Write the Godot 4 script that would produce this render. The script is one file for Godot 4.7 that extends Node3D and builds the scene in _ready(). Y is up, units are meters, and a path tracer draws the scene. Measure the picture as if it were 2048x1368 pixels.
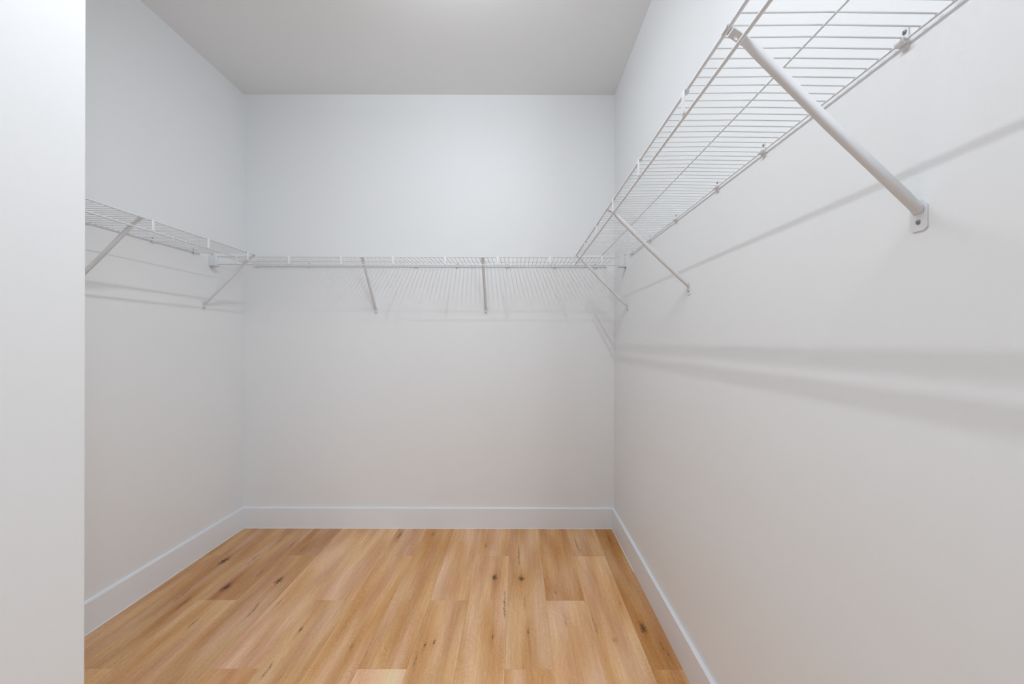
extends Node3D

# Walk-in closet with three wire shelves. Camera at x = 0, z = 0, looking along -z; floor at y = 0.
const EYE := 1.284          # camera height
const F_PX := 825.0         # focal length in pixels of the 2048 x 1368 frame
const WALL_B := -2.858      # back wall plane (z)
const WALL_L := -1.902      # left wall plane (x)
const WALL_R := 0.666       # right wall plane (x)
const ENTRY_X := -0.85      # right-hand face of the entry wall on the left
const ENTRY_Z := -0.813     # where the entry wall ends
const FRONT_Z := 0.95       # wall behind the camera
const DOOR_Z := -0.40       # the right wall ends here: doorway to the next room, beside the camera
const ROOM_X := 4.2         # far wall of the next room
const WIN_X := 2.35         # middle of its window
const ROOM_Z := 3.4         # window wall of the next room
const HIGH := 3.0           # ceiling height
const LAMP_BELOW := 1.82    # energy of the long lower face of the ceiling light
const LAMP_END := 0.47      # energy of its glowing far end
const DAYLIGHT := 11.0      # energy of the window of the next room
const LAMP_COLOR := Color(0.970, 0.987, 1.0)

var M := {}
var taken := {}

# ------------------------------------------------------------------ scene
func _ready() -> void:
	setup_camera()
	setup_environment()
	materials()
	build_light(Vector3(-0.277, HIGH, -0.81))
	build_daylight()
	build_shell()
	build_floor()
	build_baseboards()
	build_shelves()

func setup_camera() -> void:
	var cam := Camera3D.new()
	cam.name = "camera"
	cam.projection = Camera3D.PROJECTION_FRUSTUM
	cam.near = 0.05
	cam.far = 50.0
	cam.size = 2.0 * 0.05 * 684.0 / F_PX
	cam.frustum_offset = Vector2(-12.0, 1.0) * 0.05 / F_PX
	cam.position = Vector3(0, EYE, 0)
	cam.rotation = Vector3(0, 0, 0.0020)
	add_child(cam)
	cam.current = true

func setup_environment() -> void:
	var we := WorldEnvironment.new()
	we.name = "world_environment"
	var e := Environment.new()
	e.background_mode = Environment.BG_COLOR
	e.background_color = Color(0.80, 0.88, 1.0)
	e.tonemap_mode = Environment.TONE_MAPPER_LINEAR
	e.tonemap_exposure = 1.03
	e.sdfgi_enabled = true
	e.ssao_enabled = true
	e.ssil_enabled = true
	we.environment = e
	add_child(we)

# four-foot linear ceiling fixture with a rounded diffuser, running front to back above the frame
func build_light(at: Vector3) -> void:
	var t := thing("ceiling_light", "white linear ceiling light running toward the back wall", "light", at)
	var half := 0.61
	var st := begin()
	prism(st, [Vector3(-0.045, 0, -half), Vector3(0.045, 0, -half), Vector3(0.045, -0.020, -half), Vector3(0.027, -0.035, -half), Vector3(0.025, -0.064, -half), Vector3(-0.025, -0.064, -half), Vector3(-0.027, -0.035, -half), Vector3(-0.045, -0.020, -half)], Vector3(0, 0, half * 2))
	commit("housing", st, M.metal, t)
	# U-shaped diffuser under the housing, lit on both flanks, below and at its ends
	st = begin()
	var pts := [Vector3(0.028, -0.064, -half)]
	for i in 9:
		var a := PI * i / 8.0
		pts.append(Vector3(0.028 * cos(a), -0.101 - 0.028 * sin(a), -half))
	pts.append(Vector3(-0.028, -0.064, -half))
	prism(st, pts, Vector3(0, 0, half * 2))
	commit("diffuser", st, M.lens, t)
	var lamp_at := Vector3(0, -0.098, 0)
	panel_light(t, lamp_at + Vector3(0, -0.034, 0), Vector3.DOWN, Vector2(0.052, half * 2 - 0.02), LAMP_BELOW)
	panel_light(t, lamp_at + Vector3(0, -0.017, -half - 0.003), Vector3.FORWARD, Vector2(0.042, 0.048), LAMP_END)
	# blank cap with the feed at the near end
	st = begin()
	box(st, Vector3(-0.031, -0.134, half), Vector3(0.031, -0.060, half + 0.012))
	commit("end_cap", st, M.metal, t)

# one glowing face of the diffuser
func panel_light(t: Node3D, at: Vector3, n: Vector3, size: Vector2, energy: float) -> void:
	var a := AreaLight3D.new()
	a.name = "diffuser_light"
	a.area_size = size
	a.light_energy = energy
	a.light_color = LAMP_COLOR
	a.shadow_enabled = true
	a.set("area_range", 8.0)
	var y := Vector3(0, 0, 1) if absf(n.z) < 0.5 else Vector3.UP
	a.transform = Transform3D(Basis(y.cross(-n), y, -n), at)
	t.add_child(a, true)

# daylight of the next room, through its window
func build_daylight() -> void:
	var a := AreaLight3D.new()
	a.name = "window_daylight"
	a.area_size = Vector2(2.2, 1.7)
	a.light_energy = DAYLIGHT
	a.light_color = Color(0.95, 0.975, 1.0)
	a.shadow_enabled = true
	a.set("area_range", 12.0)
	a.position = Vector3(WIN_X, 1.60, ROOM_Z - 0.03)
	add_child(a)

# ------------------------------------------------------------------ helpers
func numbered(called: String) -> String:
	var n: int = taken.get(called, 0)
	taken[called] = n + 1
	return called if n == 0 else "%s_%03d" % [called, n]

func thing(called: String, label: String, category: String, at: Vector3 = Vector3.ZERO, turn: float = 0.0, group: String = "") -> Node3D:
	var o := Node3D.new()
	o.name = numbered(called)
	add_child(o)
	o.position = at
	o.rotation.y = turn
	o.set_meta("label", label)
	o.set_meta("category", category)
	if group != "":
		o.set_meta("group", group)
	return o

func commit(called: String, st: SurfaceTool, m: Material, parent: Node) -> MeshInstance3D:
	st.index()
	st.generate_normals()
	var o := MeshInstance3D.new()
	o.name = called
	o.mesh = st.commit()
	o.material_override = m
	parent.add_child(o, true)
	return o

func put(called: String, mesh: Mesh, m: Material, parent: Node, at: Vector3) -> MeshInstance3D:
	var o := MeshInstance3D.new()
	o.name = called
	o.mesh = mesh
	o.material_override = m
	o.position = at
	parent.add_child(o, true)
	return o

func structure(o: Node, label: String, category: String) -> void:
	o.set_meta("kind", "structure")
	o.set_meta("label", label)
	o.set_meta("category", category)

func begin() -> SurfaceTool:
	var st := SurfaceTool.new()
	st.begin(Mesh.PRIMITIVE_TRIANGLES)
	return st

# a quad whose outward normal n is given, so that the winding is always right (front faces run clockwise)
func quad(st: SurfaceTool, a: Vector3, b: Vector3, c: Vector3, d: Vector3, n: Vector3) -> void:
	if (b - a).cross(c - a).dot(n) > 0.0:
		var s := b
		b = d
		d = s
	for p in [a, b, c, a, c, d]:
		st.add_vertex(p)

func tri(st: SurfaceTool, a: Vector3, b: Vector3, c: Vector3, n: Vector3) -> void:
	if (b - a).cross(c - a).dot(n) > 0.0:
		var s := b
		b = c
		c = s
	for p in [a, b, c]:
		st.add_vertex(p)

func box(st: SurfaceTool, lo: Vector3, hi: Vector3) -> void:
	st.set_smooth_group(-1)
	var p := func(x, y, z): return Vector3(hi.x if x else lo.x, hi.y if y else lo.y, hi.z if z else lo.z)
	quad(st, p.call(0, 0, 0), p.call(0, 1, 0), p.call(0, 1, 1), p.call(0, 0, 1), Vector3.LEFT)
	quad(st, p.call(1, 0, 0), p.call(1, 1, 0), p.call(1, 1, 1), p.call(1, 0, 1), Vector3.RIGHT)
	quad(st, p.call(0, 0, 0), p.call(1, 0, 0), p.call(1, 0, 1), p.call(0, 0, 1), Vector3.DOWN)
	quad(st, p.call(0, 1, 0), p.call(1, 1, 0), p.call(1, 1, 1), p.call(0, 1, 1), Vector3.UP)
	quad(st, p.call(0, 0, 0), p.call(1, 0, 0), p.call(1, 1, 0), p.call(0, 1, 0), Vector3.FORWARD)
	quad(st, p.call(0, 0, 1), p.call(1, 0, 1), p.call(1, 1, 1), p.call(0, 1, 1), Vector3.BACK)

# polygon in a plane (points in order), pushed along dir: prism with flat caps (convex outline)
func prism(st: SurfaceTool, pts: Array, dir: Vector3, smooth: bool = false) -> void:
	var mid := Vector3.ZERO
	for p in pts:
		mid += p
	mid /= pts.size()
	st.set_smooth_group(-1)
	for i in range(1, pts.size() - 1):
		tri(st, pts[0], pts[i], pts[i + 1], -dir)
		tri(st, pts[0] + dir, pts[i] + dir, pts[i + 1] + dir, dir)
	st.set_smooth_group(1 if smooth else -1)
	for i in pts.size():
		var a: Vector3 = pts[i]
		var b: Vector3 = pts[(i + 1) % pts.size()]
		var out := dir.cross(b - a)
		if out.dot((a + b) * 0.5 - mid) < 0.0:
			out = -out
		quad(st, a, b, b + dir, a + dir, out)

# tube along a path, elliptical sections: half sizes along "side" and along the normal
func sweep(st: SurfaceTool, path: Array, side: Vector3, half_w: Array, half_t: Array, n: int, square: float = 1.0, caps: bool = true) -> void:
	var rings := []
	for i in path.size():
		var t: Vector3
		if i == 0:
			t = path[1] - path[0]
		elif i == path.size() - 1:
			t = path[i] - path[i - 1]
		else:
			t = (path[i + 1] - path[i]).normalized() + (path[i] - path[i - 1]).normalized()
		t = t.normalized()
		var up := t.cross(side).normalized()
		var r := []
		for k in n:
			var a := TAU * (k + 0.5) / n
			var c := cos(a)
			var s := sin(a)
			var x: float = sign(c) * pow(absf(c), square) * half_w[i]
			var y: float = sign(s) * pow(absf(s), square) * half_t[i]
			r.append(path[i] + side * x + up * y)
		rings.append(r)
	st.set_smooth_group(1)
	for i in path.size() - 1:
		for k in n:
			var a: Vector3 = rings[i][k]
			var b: Vector3 = rings[i][(k + 1) % n]
			var c: Vector3 = rings[i + 1][(k + 1) % n]
			var d: Vector3 = rings[i + 1][k]
			quad(st, a, b, c, d, (a + b + c + d) * 0.25 - (path[i] + path[i + 1]) * 0.5)
	if caps:
		st.set_smooth_group(-1)
		for e in [0, path.size() - 1]:
			var out: Vector3 = path[0] - path[1] if e == 0 else path[e] - path[e - 1]
			for k in range(1, n - 1):
				tri(st, rings[e][0], rings[e][k], rings[e][k + 1], out)

func rod(st: SurfaceTool, a: Vector3, b: Vector3, r: float, n: int = 10) -> void:
	var d := (b - a).normalized()
	var side := Vector3.UP if absf(d.y) < 0.9 else Vector3.RIGHT
	side = (side - d * side.dot(d)).normalized()
	# rounded ends
	var c := r * 0.5
	sweep(st, [a, a + d * c, b - d * c, b], side, [r * 0.6, r, r, r * 0.6], [r * 0.6, r, r, r * 0.6], n)

# profile (radius, height) turned about y
func lathe(st: SurfaceTool, prof: Array, n: int) -> void:
	st.set_smooth_group(1)
	for i in prof.size() - 1:
		for k in n:
			var a0 := TAU * k / n
			var a1 := TAU * (k + 1) / n
			var p: Vector2 = prof[i]
			var q: Vector2 = prof[i + 1]
			var mid := Vector3(cos((a0 + a1) / 2), 0, sin((a0 + a1) / 2))
			var nn := mid * (p.y - q.y) + Vector3.UP * (q.x - p.x)
			if nn.y > 0.0 and absf(nn.y) > absf(nn.dot(mid)):
				nn = -nn
			var a := Vector3(cos(a0) * p.x, p.y, sin(a0) * p.x)
			var b := Vector3(cos(a1) * p.x, p.y, sin(a1) * p.x)
			var c := Vector3(cos(a1) * q.x, q.y, sin(a1) * q.x)
			var d := Vector3(cos(a0) * q.x, q.y, sin(a0) * q.x)
			if p.x < 0.0001:
				tri(st, a, c, d, nn)
			else:
				quad(st, a, b, c, d, nn)

# ------------------------------------------------------------------ materials
func materials() -> void:
	M.wall = paint(Color(0.941, 0.950, 0.958), 0.55, 0.10, 14.0)
	M.ceiling = plain(Color(0.962, 0.968, 0.973), 0.8)
	M.trim = plain(Color(0.938, 0.952, 0.972), 0.38)
	M.metal = plain(Color(0.900, 0.910, 0.922), 0.55)
	M.metal.metallic_specular = 0.35
	M.plastic = plain(Color(0.93, 0.93, 0.935), 0.35)
	M.screw = plain(Color(0.55, 0.55, 0.56), 0.4)
	M.screw.metallic = 0.6
	M.subfloor = plain(Color(0.45, 0.36, 0.27), 0.9)
	M.glass = plain(Color(0.95, 0.98, 0.98, 0.08), 0.02)
	M.glass.transparency = BaseMaterial3D.TRANSPARENCY_ALPHA
	M.lens = plain(Color(1, 1, 1), 0.5)
	M.lens.emission_enabled = true
	M.lens.emission = LAMP_COLOR
	M.lens.emission_energy_multiplier = 1.0

func plain(c: Color, rough: float) -> StandardMaterial3D:
	var m := StandardMaterial3D.new()
	m.albedo_color = c
	m.roughness = rough
	return m

# rolled wall paint: plain colour and a fine orange-peel relief
func paint(c: Color, rough: float, depth: float, scale_: float) -> StandardMaterial3D:
	var m := plain(c, rough)
	var n := FastNoiseLite.new()
	n.seed = 11
	n.noise_type = FastNoiseLite.TYPE_SIMPLEX_SMOOTH
	n.frequency = 0.035
	n.fractal_octaves = 3
	var img := n.get_seamless_image(256, 256)
	img.bump_map_to_normal_map(2.0)
	m.normal_enabled = true
	m.normal_texture = ImageTexture.create_from_image(img)
	m.normal_scale = depth
	m.uv1_triplanar = true
	m.uv1_world_triplanar = true
	m.uv1_scale = Vector3.ONE * scale_ * 0.5
	return m

# ------------------------------------------------------------------ room
func build_shell() -> void:
	var th := 0.12
	var st := begin()
	box(st, Vector3(WALL_L - th, -0.1, WALL_B - th), Vector3(WALL_R + th, HIGH + 0.1, WALL_B))
	structure(commit("wall_back", st, M.wall, self), "white painted back wall of the closet above the straight wire shelf", "wall")
	st = begin()
	box(st, Vector3(WALL_L - th, -0.1, WALL_B), Vector3(WALL_L, HIGH + 0.1, ENTRY_Z + 0.02))
	structure(commit("wall_left", st, M.wall, self), "white painted left wall carrying the short wire shelf", "wall")
	st = begin()
	var dz1 := 0.94
	var dh := 2.95
	box(st, Vector3(WALL_R, -0.1, WALL_B), Vector3(WALL_R + th, HIGH + 0.1, DOOR_Z))
	box(st, Vector3(WALL_R, dh, DOOR_Z), Vector3(WALL_R + th, HIGH + 0.1, dz1))
	box(st, Vector3(WALL_R, -0.1, dz1), Vector3(WALL_R + th, HIGH + 0.1, FRONT_Z))
	structure(commit("wall_right", st, M.wall, self), "white painted right wall running toward the viewer below the long wire shelf", "wall")
	# entry wall on the left: a thick wall whose corner is rounded by its corner bead
	st = begin()
	var pts := []
	var r := 0.006
	var z0 := ENTRY_Z
	pts.append(Vector3(WALL_L - th, -0.1, z0))
	for i in 7:
		var a := PI / 2 * i / 6.0
		pts.append(Vector3(ENTRY_X - r + r * sin(a), -0.1, z0 + r - r * cos(a)))
	pts.append(Vector3(ENTRY_X, -0.1, FRONT_Z))
	pts.append(Vector3(WALL_L - th, -0.1, FRONT_Z))
	prism(st, pts, Vector3(0, HIGH + 0.2, 0))
	structure(commit("wall_entry", st, M.wall, self), "bright white end of the entry wall at the left edge", "wall")
	# wall behind the viewer, and the next room beside it with a window
	st = begin()
	box(st, Vector3(WALL_L - th, -0.1, FRONT_Z), Vector3(WALL_R + th, HIGH + 0.1, FRONT_Z + th))
	structure(commit("wall_front", st, M.wall, self), "white painted wall behind the viewer", "wall")
	st = begin()
	box(st, Vector3(WALL_R, -0.1, FRONT_Z + th), Vector3(WALL_R + th, HIGH + 0.1, ROOM_Z + th))
	structure(commit("wall_room_left", st, M.wall, self), "white left wall of the next room", "wall")
	st = begin()
	box(st, Vector3(ROOM_X, -0.1, -1.2), Vector3(ROOM_X + th, HIGH + 0.1, ROOM_Z + th))
	structure(commit("wall_room_right", st, M.wall, self), "white right wall of the next room", "wall")
	st = begin()
	box(st, Vector3(WALL_R + th, -0.1, -1.2 - th), Vector3(ROOM_X + th, HIGH + 0.1, -1.2))
	structure(commit("wall_room_back", st, M.wall, self), "white back wall of the next room", "wall")
	st = begin()
	var wx0 := WIN_X - 1.1
	var wx1 := WIN_X + 1.1
	var wy0 := 0.75
	var wy1 := 2.45
	box(st, Vector3(WALL_R + th, -0.1, ROOM_Z), Vector3(wx0, HIGH + 0.1, ROOM_Z + th))
	box(st, Vector3(wx1, -0.1, ROOM_Z), Vector3(ROOM_X, HIGH + 0.1, ROOM_Z + th))
	box(st, Vector3(wx0, -0.1, ROOM_Z), Vector3(wx1, wy0, ROOM_Z + th))
	box(st, Vector3(wx0, wy1, ROOM_Z), Vector3(wx1, HIGH + 0.1, ROOM_Z + th))
	structure(commit("wall_window", st, M.wall, self), "white window wall of the next room", "wall")
	var win := Node3D.new()
	win.name = "window_1"
	add_child(win)
	structure(win, "wide white framed window of the next room", "window")
	st = begin()
	for x in [wx0, (wx0 + wx1) / 2 - 0.02, wx1 - 0.04]:
		box(st, Vector3(x, wy0, ROOM_Z + 0.03), Vector3(x + 0.04, wy1, ROOM_Z + 0.09))
	for y in [wy0, wy1 - 0.04]:
		box(st, Vector3(wx0, y, ROOM_Z + 0.03), Vector3(wx1, y + 0.04, ROOM_Z + 0.09))
	commit("window_frame", st, M.trim, win)
	for i in 2:
		st = begin()
		var px := wx0 + 0.04 + i * ((wx1 - wx0) / 2 - 0.02)
		box(st, Vector3(px, wy0 + 0.04, ROOM_Z + 0.058), Vector3(px + (wx1 - wx0) / 2 - 0.06, wy1 - 0.04, ROOM_Z + 0.062))
		commit("pane", st, M.glass, win)
	st = begin()
	box(st, Vector3(WALL_L - th, HIGH, WALL_B - th), Vector3(ROOM_X + th, HIGH + 0.12, ROOM_Z + th))
	structure(commit("ceiling", st, M.ceiling, self), "flat white painted ceiling of the closet", "ceiling")

func build_baseboards() -> void:
	var h := 0.139
	var t := 0.015
	# back, between the side boards
	board("baseboard_back", "white baseboard along the foot of the back wall", Vector3(WALL_L, 0, WALL_B), Vector3(WALL_R, 0, WALL_B), Vector3.BACK, h, t)
	board("baseboard_left", "white baseboard along the foot of the left wall", Vector3(WALL_L, 0, WALL_B + t), Vector3(WALL_L, 0, ENTRY_Z), Vector3.RIGHT, h, t)
	var b := board("baseboard_right", "white baseboard along the foot of the right wall, in two lengths", Vector3(WALL_R, 0, WALL_B + t), Vector3(WALL_R, 0, -2.3112), Vector3.LEFT, h, t)
	board_piece(b, "board", Vector3(WALL_R, 0, -2.3100), Vector3(WALL_R, 0, DOOR_Z), Vector3.LEFT, h, t)
	board("baseboard_entry", "white baseboard along the foot of the entry wall", Vector3(ENTRY_X, 0, ENTRY_Z + 0.01), Vector3(ENTRY_X, 0, FRONT_Z), Vector3.RIGHT, h, t)

func board(called: String, label: String, a: Vector3, b: Vector3, out: Vector3, h: float, t: float) -> Node3D:
	var o := Node3D.new()
	o.name = called
	add_child(o)
	structure(o, label, "baseboard")
	board_piece(o, "board", a, b, out, h, t)
	var st := begin()
	# bead of paint and caulk where board meets floor
	var q := 0.0028
	var e := (b - a)
	prism(st, [a + out * (t - 0.001), a + out * (t + q), a + out * (t - 0.001) + Vector3.UP * q], e)
	commit("caulk_bead", st, M.trim, o)
	st = begin()
	prism(st, [a + Vector3.UP * (h - 0.001), a + out * 0.003 + Vector3.UP * (h - 0.001), a + out * 0.003 + Vector3.UP * h, a + Vector3.UP * (h + 0.003)], e)
	commit("caulk_bead", st, M.trim, o)
	return o

func board_piece(o: Node3D, called: String, a: Vector3, b: Vector3, out: Vector3, h: float, t: float) -> void:
	var st := begin()
	var r := 0.002
	var up := Vector3.UP
	prism(st, [a, a + out * t, a + out * t + up * (h - r), a + out * (t - r) + up * h, a + up * h], b - a)
	commit(called, st, M.trim, o)

# ------------------------------------------------------------------ floor
var noise_a := FastNoiseLite.new()
var noise_b := FastNoiseLite.new()

# [x, z (distance from the camera), size across, size along, strength]
var KNOTS := [
	[-1.72, 2.419, 0.0162, 0.0425, 1], [-1.526, 2.16, 0.0162, 0.0375, 1], [-1.284, 2.22, 0.01485, 0.0325, 1],
	[-0.1256, 2.254, 0.01485, 0.025, 1], [0.021, 2.244, 0.01485, 0.025, 1], [0.5667, 1.855, 0.01485, 0.0375, 0.85],
	[-0.108, 1.8, 0.005, 0.014, 0.7], [-0.3567, 1.767, 0.006, 0.013, 0.7], [-0.392, 1.75, 0.005, 0.012, 0.5],
	[0.198, 2.119, 0.01, 0.02, 0.25], [0.048, 1.83, 0.005, 0.013, 0.6], [-0.785, 2.745, 0.011, 0.06, 0.55],
	[-0.968, 1.842, 0.005, 0.018, 0.75], [-1.27, 2.01, 0.003, 0.02, 0.6], [-1.175, 2.03, 0.003, 0.016, 0.5],
	[-1.64, 2.02, 0.008, 0.06, 0.4], [-1.48, 1.88, 0.006, 0.04, 0.45], [-1.43, 2.62, 0.004, 0.03, 0.5],
	[-0.565, 2.76, 0.012, 0.04, 0.35], [0.6, 2.7, 0.01, 0.04, 0.4], [0.505, 2.03, 0.003, 0.012, 0.6],
	[-0.7, 1.74, 0.008, 0.02, 0.25], [-0.2, 2.6, 0.01, 0.03, 0.25], [0.42, 1.78, 0.012, 0.02, 0.22],
]
# [x, z far, z near, drift, strength]
var CRACKS := [
	[0.008, 2.62, 2.34, 0.006, 0.9], [-0.064, 2.14, 1.93, 0.004, 0.9], [0.376, 2.72, 2.50, 0.012, 0.8],
	[-0.978, 1.66, 1.56, 0.004, 0.9], [-1.262, 2.02, 1.90, 0.004, 0.8], [-1.560, 2.52, 2.36, 0.004, 0.7],
	[-1.700, 2.16, 2.02, 0.006, 0.7], [-1.540, 2.72, 2.62, 0.004, 0.6], [-1.330, 2.62, 2.50, 0.004, 0.7],
	[0.618, 1.80, 1.63, 0.020, 0.7], [-0.060, 2.00, 1.90, 0.002, 0.5], [-0.410, 1.72, 1.60, 0.004, 0.5],
	[-1.430, 2.34, 2.25, 0.004, 0.7], [-1.36, 2.78, 2.66, 0.004, 0.6], [0.222, 1.96, 1.86, 0.006, 0.45],
	[0.352, 1.98, 1.80, 0.010, 0.45], [-1.61, 1.72, 1.60, 0.008, 0.4], [0.035, 2.12, 1.96, 0.002, 0.4],
]
# tone of every strip: far piece, near piece. [brightness, warmth (-1 grey .. 1 orange), figure]
var TONES := [
	[[-0.14, -0.1, 0.3], [-0.10, 0.0, 0.3]],
	[[-0.17, -0.1, 0.4], [-0.06, 0.2, 0.3]],
	[[-0.17, -0.2, 0.4], [-0.08, 0.1, 0.4]],
	[[-0.22, -0.2, 0.4], [-0.12, -0.2, 0.4]],
	[[0.02, -0.2, 0.3], [-0.04, 0.5, 0.4]],
	[[0.04, -0.2, 0.4], [-0.02, 0.0, 0.4]],
	[[-0.05, -0.5, 0.6], [-0.02, 0.4, 0.9]],
	[[-0.05, 0.4, 0.9], [0.20, -0.5, 0.2]],
	[[0.06, 0.0, 0.5], [0.00, 0.2, 0.6]],
	[[0.02, 0.1, 0.5], [0.03, 0.2, 0.5]],
	[[-0.02, 0.1, 0.5], [0.02, 0.3, 0.4]],
	[[-0.10, 0.5, 0.9], [0.05, -0.2, 0.4]],
	[[-0.07, 0.0, 0.4], [0.05, 0.1, 0.5]],
	[[-0.20, 0.6, 0.7], [-0.15, 0.6, 0.5]],
]

func build_floor() -> void:
	noise_a.seed = 5
	noise_a.noise_type = FastNoiseLite.TYPE_SIMPLEX
	noise_a.frequency = 1.0
	noise_a.fractal_type = FastNoiseLite.FRACTAL_NONE
	noise_b.seed = 21
	noise_b.noise_type = FastNoiseLite.TYPE_SIMPLEX
	noise_b.frequency = 1.0
	noise_b.fractal_type = FastNoiseLite.FRACTAL_FBM
	noise_b.fractal_octaves = 3
	var st := begin()
	box(st, Vector3(WALL_L - 0.12, -0.12, WALL_B - 0.12), Vector3(ROOM_X + 0.12, -0.006, ROOM_Z + 0.12))
	var fl := commit("floor", st, M.subfloor, self)
	structure(fl, "light oak plank floor with dark knots", "floor")
	var wide := 0.1925
	var long := 1.29
	var joint := [2.481, 2.053, 1.621]     # end joints of the three staggers, distance from the camera
	var kind := [0, 2, 1, 0, 2, 1, 0, 2, 1, 0, 2, 1, 0, 2]
	var mats := []
	for c in 14:
		var x1: float = 0.5275 - wide * (12 - c)
		var x0: float = x1 - wide
		if c == 13:
			x0 = 0.5275
			x1 = 0.5275 + wide
		var cx0 := maxf(x0, WALL_L)
		var cx1 := minf(x1, WALL_R)
		var d: float = joint[kind[c]]
		# far piece, then pieces toward and past the camera
		var k := 0
		var far := -WALL_B
		var near := d
		while far > -FRONT_Z:
			var z_near := maxf(near, -FRONT_Z)
			var m: StandardMaterial3D
			if k < 2:
				m = plank_material(x0, x1, far, near, TONES[c][k], c * 7.31 + k * 3.77)
				mats.append(m)
			else:
				m = mats[(c * 5 + k * 3) % mats.size()]
			plank(fl, cx0, cx1, far, z_near, x0, x1, far, near, m)
			far = near
			near -= long
			k += 1

func plank(fl: Node3D, x0: float, x1: float, far: float, near: float, u0: float, u1: float, v0: float, v1: float, m: Material) -> void:
	var g := 0.00012
	var b := 0.0006
	var lo := Vector3(x0 + g, -0.006, -far + g)
	var hi := Vector3(x1 - g, 0.0, -near - g)
	var st := begin()
	st.set_smooth_group(-1)
	var top := [Vector3(lo.x + b, 0, lo.z + b), Vector3(hi.x - b, 0, lo.z + b), Vector3(hi.x - b, 0, hi.z - b), Vector3(lo.x + b, 0, hi.z - b)]
	var rim := [Vector3(lo.x, -b, lo.z), Vector3(hi.x, -b, lo.z), Vector3(hi.x, -b, hi.z), Vector3(lo.x, -b, hi.z)]
	var faces := [[top[0], top[1], top[2], top[3], Vector3.UP]]
	var outs := [Vector3.FORWARD, Vector3.RIGHT, Vector3.BACK, Vector3.LEFT]
	for i in 4:
		var j := (i + 1) % 4
		faces.append([top[i], top[j], rim[j], rim[i], outs[i] + Vector3.UP])
		faces.append([rim[i], rim[j], Vector3(rim[j].x, lo.y, rim[j].z), Vector3(rim[i].x, lo.y, rim[i].z), outs[i]])
	for f in faces:
		var p: Array = f.slice(0, 4)
		if (p[1] - p[0]).cross(p[2] - p[0]).dot(f[4]) > 0.0:
			p.reverse()
		for i in [0, 1, 2, 0, 2, 3]:
			var q: Vector3 = p[i]
			st.set_uv(Vector2((q.x - u0) / (u1 - u0), (v0 + q.z) / (v0 - v1)))
			st.add_vertex(q)
	st.index()
	st.generate_normals()
	var o := MeshInstance3D.new()
	o.name = "plank"
	o.mesh = st.commit()
	o.material_override = m
	fl.add_child(o, true)

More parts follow.
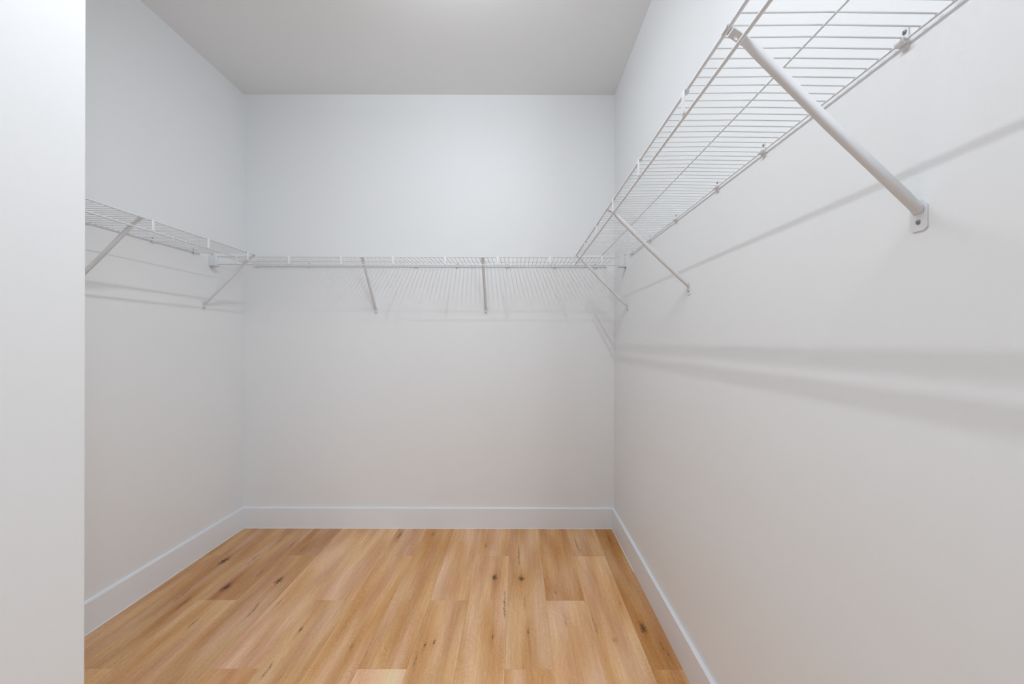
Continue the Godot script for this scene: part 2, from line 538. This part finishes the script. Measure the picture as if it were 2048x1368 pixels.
func plank_material(x0: float, x1: float, far: float, near: float, tone: Array, sd: float) -> StandardMaterial3D:
	var w := 112
	var h := int(clampf((far - near) * 470.0, 64, 640))
	var data := PackedByteArray()
	data.resize(w * h * 3)
	var knots := []
	for k in KNOTS:
		if k[0] > x0 and k[0] < x1 and k[1] < far and k[1] > near:
			knots.append(k)
	var cracks := []
	for k in CRACKS:
		if k[0] > x0 and k[0] < x1 and k[1] < far + 0.05 and k[2] > near - 0.05:
			cracks.append(k)
	var bright: float = tone[0]
	var warm: float = tone[1]
	var fig: float = tone[2]
	var light := Vector3(0.960, 0.805, 0.635)
	var dark := Vector3(0.825, 0.610, 0.415)
	var grey := Vector3(0.020, 0.020, 0.055) * maxf(-warm, 0.0) * 1.2
	var orange := Vector3(0.015, -0.025, -0.075) * maxf(warm, 0.0)
	var add := grey + orange + Vector3.ONE * bright * 0.50
	var umber := Vector3(0.25, 0.17, 0.11)
	var i := 0
	for py in h:
		var z: float = far - (far - near) * (py + 0.5) / h
		for px in w:
			var x: float = x0 + (x1 - x0) * (px + 0.5) / w
			# knots push the growth lines aside
			var push := 0.0
			var core := 0.0
			var halo := 0.0
			for k in knots:
				var dx: float = (x - k[0]) / k[2]
				var dz: float = (z - k[1]) / k[3]
				var d2 := dx * dx + dz * dz
				if d2 < 60.0:
					var s: float = k[4]
					push += exp(-d2 * 0.10) * 1.5 * s
					halo += (exp(-(dx * dx * 0.22 + dz * dz * 0.08)) * 0.45 + exp(-(dx * dx * 0.9 + dz * dz * 0.012)) * 0.30) * s
					if d2 < 9.0:
						var ang := atan2(dz, dx)
						var ray := noise_a.get_noise_2d(cos(ang) * 2.0 + k[0] * 40.0, sin(ang) * 2.0) * 0.30
						var rag := noise_a.get_noise_2d(x * 170.0, z * 90.0) * 0.55
						core += clampf(1.05 - sqrt(d2) + ray + rag, 0.0, 1.0) * s
			var broad := noise_a.get_noise_2d(x * 9.0 + sd, z * 1.3)
			var streak := noise_a.get_noise_2d(x * 38.0 - sd, z * 2.2)
			var grain := noise_a.get_noise_2d(x * 210.0 + sd, z * 5.0)
			var fibre := noise_a.get_noise_2d(x * 560.0 + sd, z * 16.0)
			var pore := noise_a.get_noise_2d(x * 640.0, z * 60.0 + sd)
			var field := noise_a.get_noise_2d(x * 5.5 + sd * 2.0, z * 1.5) * 11.0 + x * 26.0 + push * 3.0 + grain * 0.12
			var ring := absf(fposmod(field, 1.0) - 0.5) * 2.0
			var t := 0.45 + broad * 0.32 + streak * 0.09 + grain * 0.11 + fibre * 0.10 + (ring - 0.5) * (0.05 + 0.23 * fig) + halo * 0.8
			if pore > 0.45:
				t += (pore - 0.45) * 0.6
			t = clampf(t, -0.25, 1.6)
			var col := light.lerp(dark, t) + add
			var tint := noise_a.get_noise_2d(x * 7.0 - sd * 3.0, z * 1.1)
			col += Vector3(0.008, -0.004, -0.024) * tint + Vector3(0.014, 0.0, 0.018) * maxf(-tint, 0.0)
			if core > 0.0:
				col = col.lerp(umber, minf(core, 0.80))
			for k in cracks:
				if z < k[1] and z > k[2]:
					var u: float = (k[1] - z) / (k[1] - k[2])
					var xc: float = k[0] + k[3] * (u - 0.5) + noise_a.get_noise_2d(z * 22.0, k[0] * 50.0) * 0.0025
					var wd := 0.0019 * sin(PI * u) * (0.55 + noise_a.get_noise_2d(z * 40.0, k[0] * 31.0))
					var cc := clampf(1.0 - absf(x - xc) / maxf(wd, 0.0001), 0.0, 1.0)
					var soft: float = exp(-pow((x - xc) / 0.006, 2.0)) * sin(PI * u) * 0.22
					col = col.lerp(umber, minf((cc * 0.9 + soft) * k[4], 0.85))
			data[i] = int(clampf(col.x, 0.0, 1.0) * 255.0)
			data[i + 1] = int(clampf(col.y, 0.0, 1.0) * 255.0)
			data[i + 2] = int(clampf(col.z, 0.0, 1.0) * 255.0)
			i += 3
	var img := Image.create_from_data(w, h, false, Image.FORMAT_RGB8, data)
	var m := StandardMaterial3D.new()
	m.albedo_texture = ImageTexture.create_from_image(img)
	m.roughness = 0.5
	m.metallic_specular = 0.35
	return m

# ------------------------------------------------------------------ wire shelves
# local axes of a shelf: x along the wall, y up from the deck, z out from the wall
const DEPTH := 0.321
const LIP := 0.0475
var wire_mesh: ArrayMesh
var strap_mesh: ArrayMesh

func mesh_of(st: SurfaceTool) -> ArrayMesh:
	st.index()
	st.generate_normals()
	return st.commit()

func make_shared_meshes() -> void:
	var st := begin()
	var r := 0.0015
	sweep(st, [Vector3(0, 0.0030, 0.0045), Vector3(0, 0.0050, DEPTH * 0.52), Vector3(0, 0.0034, DEPTH - 0.002)], Vector3.RIGHT, [r, r, r], [r, r, r], 6)
	wire_mesh = mesh_of(st)
	# lip strap: folded over the upper rod, down to the lower one
	st = begin()
	var w := 0.0075
	var pts := [Vector3(0, -0.002, DEPTH - 0.0050), Vector3(0, 0.0032, DEPTH - 0.0034), Vector3(0, 0.0048, DEPTH + 0.001), Vector3(0, 0.001, DEPTH + 0.0048), Vector3(0, -0.012, DEPTH + 0.0050), Vector3(0, -0.036, DEPTH + 0.0050), Vector3(0, -LIP + 0.003, DEPTH + 0.0042)]
	var hw := []
	var ht := []
	for p in pts:
		hw.append(w)
		ht.append(0.0012)
	sweep(st, pts, Vector3.RIGHT, hw, ht, 8, 0.45)
	strap_mesh = mesh_of(st)

func wire_shelf(label: String, at: Vector3, turn: float, x0: float, x1: float, wx0: float, wx1: float, phase: float, pitch: float, straps: Array) -> void:
	var s := thing("wire_shelf", label, "shelf", at, turn, "wire closet shelves")
	var st := begin()
	rod(st, Vector3(wx0, 0, 0.0065), Vector3(wx1, 0, 0.0065), 0.0021)
	commit("rear_rod", st, M.metal, s)
	st = begin()
	rod(st, Vector3(wx0, 0.0019, DEPTH * 0.52), Vector3(wx1, 0.0017, DEPTH * 0.52), 0.0019)
	commit("middle_rod", st, M.metal, s)
	st = begin()
	rod(st, Vector3(x0, 0, DEPTH), Vector3(x1, 0, DEPTH), 0.0033)
	commit("upper_front_rod", st, M.metal, s)
	st = begin()
	rod(st, Vector3(x0, -LIP, DEPTH), Vector3(x1, -LIP, DEPTH), 0.0033)
	commit("lower_front_rod", st, M.metal, s)
	var n := int(ceil((wx0 - phase) / pitch))
	while phase + n * pitch < wx1:
		put("deck_wire", wire_mesh, M.metal, s, Vector3(phase + n * pitch, 0, 0))
		n += 1
	for x in straps:
		put("lip_strap", strap_mesh, M.plastic, s, Vector3(x, 0, 0))
	# short upright that closes each end of the lip
	for x in [x0 + 0.003, x1 - 0.003]:
		st = begin()
		rod(st, Vector3(x, -LIP, DEPTH), Vector3(x, 0, DEPTH), 0.0018)
		commit("end_wire", st, M.metal, s)

var brace_proto: Node3D
func brace(label: String, at: Vector3, turn: float, lean: float, group: String) -> void:
	var b := thing("shelf_brace", label, "brace", at, turn, group)
	var side := Vector3.RIGHT
	var l := lean
	# wall plate with cut lower corners
	var st := begin()
	var w := 0.0150
	var y1 := -0.285
	var y0 := -0.3315
	var c := 0.006
	prism(st, [Vector3(-w + c, y0, 0), Vector3(w - c, y0, 0), Vector3(w, y0 + c * 0.8, 0), Vector3(w, y1 - 0.006, 0), Vector3(w - 0.008, y1 + 0.004, 0), Vector3(-w + 0.008, y1 + 0.004, 0), Vector3(-w, y1 - 0.006, 0), Vector3(-w, y0 + c * 0.8, 0)], Vector3(0, 0, 0.0022))
	commit("wall_plate", st, M.metal, b)
	# strut: round tube, pressed flat at both ends
	st = begin()
	var zz := [0.0030, 0.0045, 0.0105, 0.0240, 0.0500, 0.1500, 0.2640, 0.2800, 0.2920]
	var yy := [-0.3020, -0.2960, -0.2880, -0.2745, -0.2500, -0.1560, -0.0432, -0.0282, -0.0172]
	var hw := [0.0090, 0.0105, 0.0100, 0.0093, 0.0088, 0.0088, 0.0088, 0.0093, 0.0100]
	var ht := [0.0012, 0.0030, 0.0060, 0.0074, 0.0078, 0.0078, 0.0078, 0.0058, 0.0022]
	var path := []
	for i in zz.size():
		path.append(Vector3(l * zz[i] / DEPTH, yy[i], zz[i]))
	sweep(st, path, side, hw, ht, 20, 0.8)
	commit("strut", st, M.metal, b)
	# flat tongue with a hole, hooked over the front rod
	st = begin()
	var p0 := Vector3(l * 0.9, -0.0178, 0.2915)
	var p1 := Vector3(l, -0.0030, 0.3145)
	holed_plate(st, p0, p1, side, 0.0100, 0.0022, Vector2(-0.0042, 0.55), 0.0032)
	var hook := begin()
	commit("tongue", st, M.metal, b)
	var hp := []
	for i in 9:
		var a := lerpf(-PI * 0.62, PI * 0.62, i / 8.0)
		hp.append(Vector3(l, 0.0048 * cos(a) - 0.0002, DEPTH + 0.0048 * sin(a)))
	var hhw := []
	var hht := []
	for p in hp:
		hhw.append(0.0095)
		hht.append(0.0011)
	sweep(hook, hp, side, hhw, hht, 8, 0.5)
	commit("hook", hook, M.metal, b)
	screw(b, Vector3(0, -0.3165, 0.0022), Vector3.BACK)

func screw(parent: Node3D, at: Vector3, out: Vector3) -> void:
	var st := begin()
	var r := 0.0040
	lathe_dir(st, at, out, [Vector2(r, 0), Vector2(r * 0.95, 0.0012), Vector2(r * 0.6, 0.0024), Vector2(0.0013, 0.0027), Vector2(0.0011, 0.0014), Vector2(0.0, 0.0014)], 12)
	commit("screw", st, M.screw, parent)

func lathe_dir(st: SurfaceTool, at: Vector3, out: Vector3, prof: Array, n: int) -> void:
	var u := Vector3.UP if absf(out.y) < 0.9 else Vector3.RIGHT
	var v := out.cross(u).normalized()
	u = v.cross(out).normalized()
	st.set_smooth_group(1)
	for i in prof.size() - 1:
		var p: Vector2 = prof[i]
		var q: Vector2 = prof[i + 1]
		for k in n:
			var a0 := TAU * k / n
			var a1 := TAU * (k + 1) / n
			var m := u * cos((a0 + a1) / 2) + v * sin((a0 + a1) / 2)
			var nn := m * (q.y - p.y) + out * (p.x - q.x)
			var a := at + (u * cos(a0) + v * sin(a0)) * p.x + out * p.y
			var b := at + (u * cos(a1) + v * sin(a1)) * p.x + out * p.y
			var c := at + (u * cos(a1) + v * sin(a1)) * q.x + out * q.y
			var d := at + (u * cos(a0) + v * sin(a0)) * q.x + out * q.y
			if q.x < 0.0001:
				tri(st, a, b, c, nn)
			else:
				quad(st, a, b, c, d, nn)

func holed_plate(st: SurfaceTool, p0: Vector3, p1: Vector3, side: Vector3, hw: float, t: float, hole: Vector2, r: float) -> void:
	var d := p1 - p0
	var ln := d.length()
	d = d.normalized()
	var up := d.cross(side).normalized()
	var n := 24
	var hc := Vector2(hole.x, hole.y * ln)
	var outer := []
	var inner := []
	for k in n:
		var a := TAU * k / n
		var dir := Vector2(cos(a), sin(a))
		inner.append(hc + dir * r)
		var s := 1e9
		if absf(dir.x) > 1e-6:
			s = minf(s, ((hw if dir.x > 0 else -hw) - hc.x) / dir.x)
		if absf(dir.y) > 1e-6:
			s = minf(s, ((ln if dir.y > 0 else 0.0) - hc.y) / dir.y)
		outer.append(hc + dir * s)
	# snap the nearest rim points to the corners
	for c in [Vector2(-hw, 0), Vector2(hw, 0), Vector2(hw, ln), Vector2(-hw, ln)]:
		var best := 0
		for k in n:
			if outer[k].distance_to(c) < outer[best].distance_to(c):
				best = k
		outer[best] = c
	var f := func(q: Vector2, s: float) -> Vector3: return p0 + side * q.x + d * q.y + up * (t * 0.5 * s)
	st.set_smooth_group(-1)
	for k in n:
		var j := (k + 1) % n
		quad(st, f.call(inner[k], 1.0), f.call(inner[j], 1.0), f.call(outer[j], 1.0), f.call(outer[k], 1.0), up)
		quad(st, f.call(inner[k], -1.0), f.call(inner[j], -1.0), f.call(outer[j], -1.0), f.call(outer[k], -1.0), -up)
		var om: Vector2 = (outer[k] + outer[j]) * 0.5 - Vector2(0, ln * 0.5)
		quad(st, f.call(outer[k], -1.0), f.call(outer[j], -1.0), f.call(outer[j], 1.0), f.call(outer[k], 1.0), side * om.x / hw + d * om.y / ln * 2.0)
		var im: Vector2 = hc - (inner[k] + inner[j]) * 0.5
		quad(st, f.call(inner[k], -1.0), f.call(inner[j], -1.0), f.call(inner[j], 1.0), f.call(inner[k], 1.0), side * im.x + d * im.y)

# small plastic clip: plate and screw on the wall, jaw round the rear rod
func wall_clip(label: String, at: Vector3, turn: float, group: String) -> void:
	var c := thing("wall_clip", label, "clip", at, turn, group)
	var st := begin()
	var w := 0.0065
	prism(st, [Vector3(-w, -0.013, 0), Vector3(w, -0.013, 0), Vector3(w, 0.022, 0), Vector3(w * 0.6, 0.026, 0), Vector3(-w * 0.6, 0.026, 0), Vector3(-w, 0.022, 0)], Vector3(0, 0, 0.0028))
	commit("plate", st, M.plastic, c)
	st = begin()
	var p := []
	var hw := []
	var ht := []
	p.append(Vector3(0, -0.0060, 0.002))
	for i in 9:
		var a := lerpf(PI, PI * 2.25, i / 8.0)
		p.append(Vector3(0, 0.0052 * sin(a), 0.0078 + 0.0052 * cos(a)))
	p[1] = Vector3(0, -0.0062, 0.0040)
	for q in p:
		hw.append(0.0088)
		ht.append(0.0020)
	sweep(st, p, Vector3.RIGHT, hw, ht, 8, 0.5)
	commit("jaw", st, M.plastic, c)
	screw(c, Vector3(0, 0.0165, 0.0028), Vector3.BACK)

# saddle that carries the end of the back shelf on a side wall: local z out from that wall
func end_bracket(label: String, at: Vector3, turn: float) -> void:
	var b := thing("end_bracket", label, "bracket", at, turn, "end brackets of the back shelf")
	var st := begin()
	prism(st, [Vector3(-0.026, -0.056, 0), Vector3(0.026, -0.056, 0), Vector3(0.026, 0.022, 0), Vector3(0.018, 0.030, 0), Vector3(-0.018, 0.030, 0), Vector3(-0.026, 0.022, 0)], Vector3(0, 0, 0.002))
	commit("plate", st, M.metal, b)
	st = begin()
	box(st, Vector3(-0.026, -0.0545, 0.002), Vector3(0.026, -0.0525, 0.046))
	commit("seat", st, M.metal, b)
	st = begin()
	prism(st, [Vector3(-0.004, -0.0535, 0.002), Vector3(-0.004, -0.0535, 0.016), Vector3(-0.004, -0.072, 0.002)], Vector3(0.008, 0, 0))
	commit("gusset", st, M.metal, b)
	screw(b, Vector3(0.0, 0.020, 0.002), Vector3.BACK)

func build_shelves() -> void:
	make_shared_meshes()
	var yb := EYE + 0.5235
	var yr := EYE + 0.5175
	var yl := EYE + 0.5235
	# back shelf: local x is world x
	wire_shelf("white wire shelf spanning the back wall between the two side shelves", Vector3(0, yb, WALL_B), 0.0, -1.852, 0.619, -1.83, 0.612, -0.008, 0.0260,
		[-1.73, -1.408, -1.089, -0.770, -0.449, -0.126, 0.195, 0.515])
	# right shelf: local x is world z
	var rz := []
	for k in 7:
		rz.append(-2.436 + 0.3168 * k)
	wire_shelf("long white wire shelf on the right wall, nearest and highest in view", Vector3(WALL_R, yr, 0), -PI / 2, -2.485, -0.43, -2.455, -0.43, -0.6506, 0.0263, rz)
	# left shelf: local x is minus world z
	wire_shelf("short white wire shelf on the left wall beside the entry wall", Vector3(WALL_L, yl, 0), PI / 2, 0.84, 2.490, 0.84, 2.455, 1.11, 0.0263, [0.833 + 0.02, 1.149, 1.465, 1.781, 2.099, 2.406])
	# braces
	var gb := "diagonal shelf braces"
	brace("nearest and largest diagonal brace, under the right wire shelf", Vector3(WALL_R, yr, -0.6845), -PI / 2, 0.002, gb)
	brace("second diagonal brace under the right wire shelf, halfway along", Vector3(WALL_R, yr, -1.607), -PI / 2, 0.004, gb)
	brace("thin far diagonal brace at the corner end of the right wire shelf", Vector3(WALL_R, yr, -2.507), -PI / 2, 0.048, gb)
	brace("left one of the two braces under the back wire shelf", Vector3(-0.984, yb, WALL_B), 0.0, 0.022, gb)
	brace("right one of the two braces under the back wire shelf", Vector3(-0.2234, yb, WALL_B), 0.0, 0.004, gb)
	brace("diagonal brace of the left wire shelf cut off by the entry wall edge", Vector3(WALL_L, yl, -1.745), PI / 2, -0.010, gb)
	brace("diagonal brace at the corner end of the left wire shelf", Vector3(WALL_L, yl, -2.497), PI / 2, -0.020, gb)
	# wall clips
	var order := ["first", "second", "third", "fourth", "fifth", "sixth", "seventh"]
	var zr := [0.7086, 1.116, 1.374, 1.732, 2.070, 2.398]
	for i in zr.size():
		wall_clip("small white wall clip of the right wire shelf, %s from the viewer" % order[i], Vector3(WALL_R, yr, -zr[i]), -PI / 2, "wall clips of the right shelf")
	var xb := [-1.798, -1.445, -0.703, -0.421, -0.074, 0.251, 0.534]
	for i in xb.size():
		wall_clip("small white wall clip of the back wire shelf, %s from the left" % order[i], Vector3(xb[i], yb, WALL_B), 0.0, "wall clips of the back shelf")
	var zl := [1.805, 2.142, 2.412]
	for i in zl.size():
		wall_clip("small white wall clip of the left wire shelf, %s from the entry wall" % order[i], Vector3(WALL_L, yl, -zl[i]), PI / 2, "wall clips of the left shelf")
	end_bracket("white end bracket of the back wire shelf on the left wall", Vector3(WALL_L, yb, -2.560), PI / 2)
	end_bracket("white end bracket of the back wire shelf on the right wall", Vector3(WALL_R, yb, -2.560), -PI / 2)
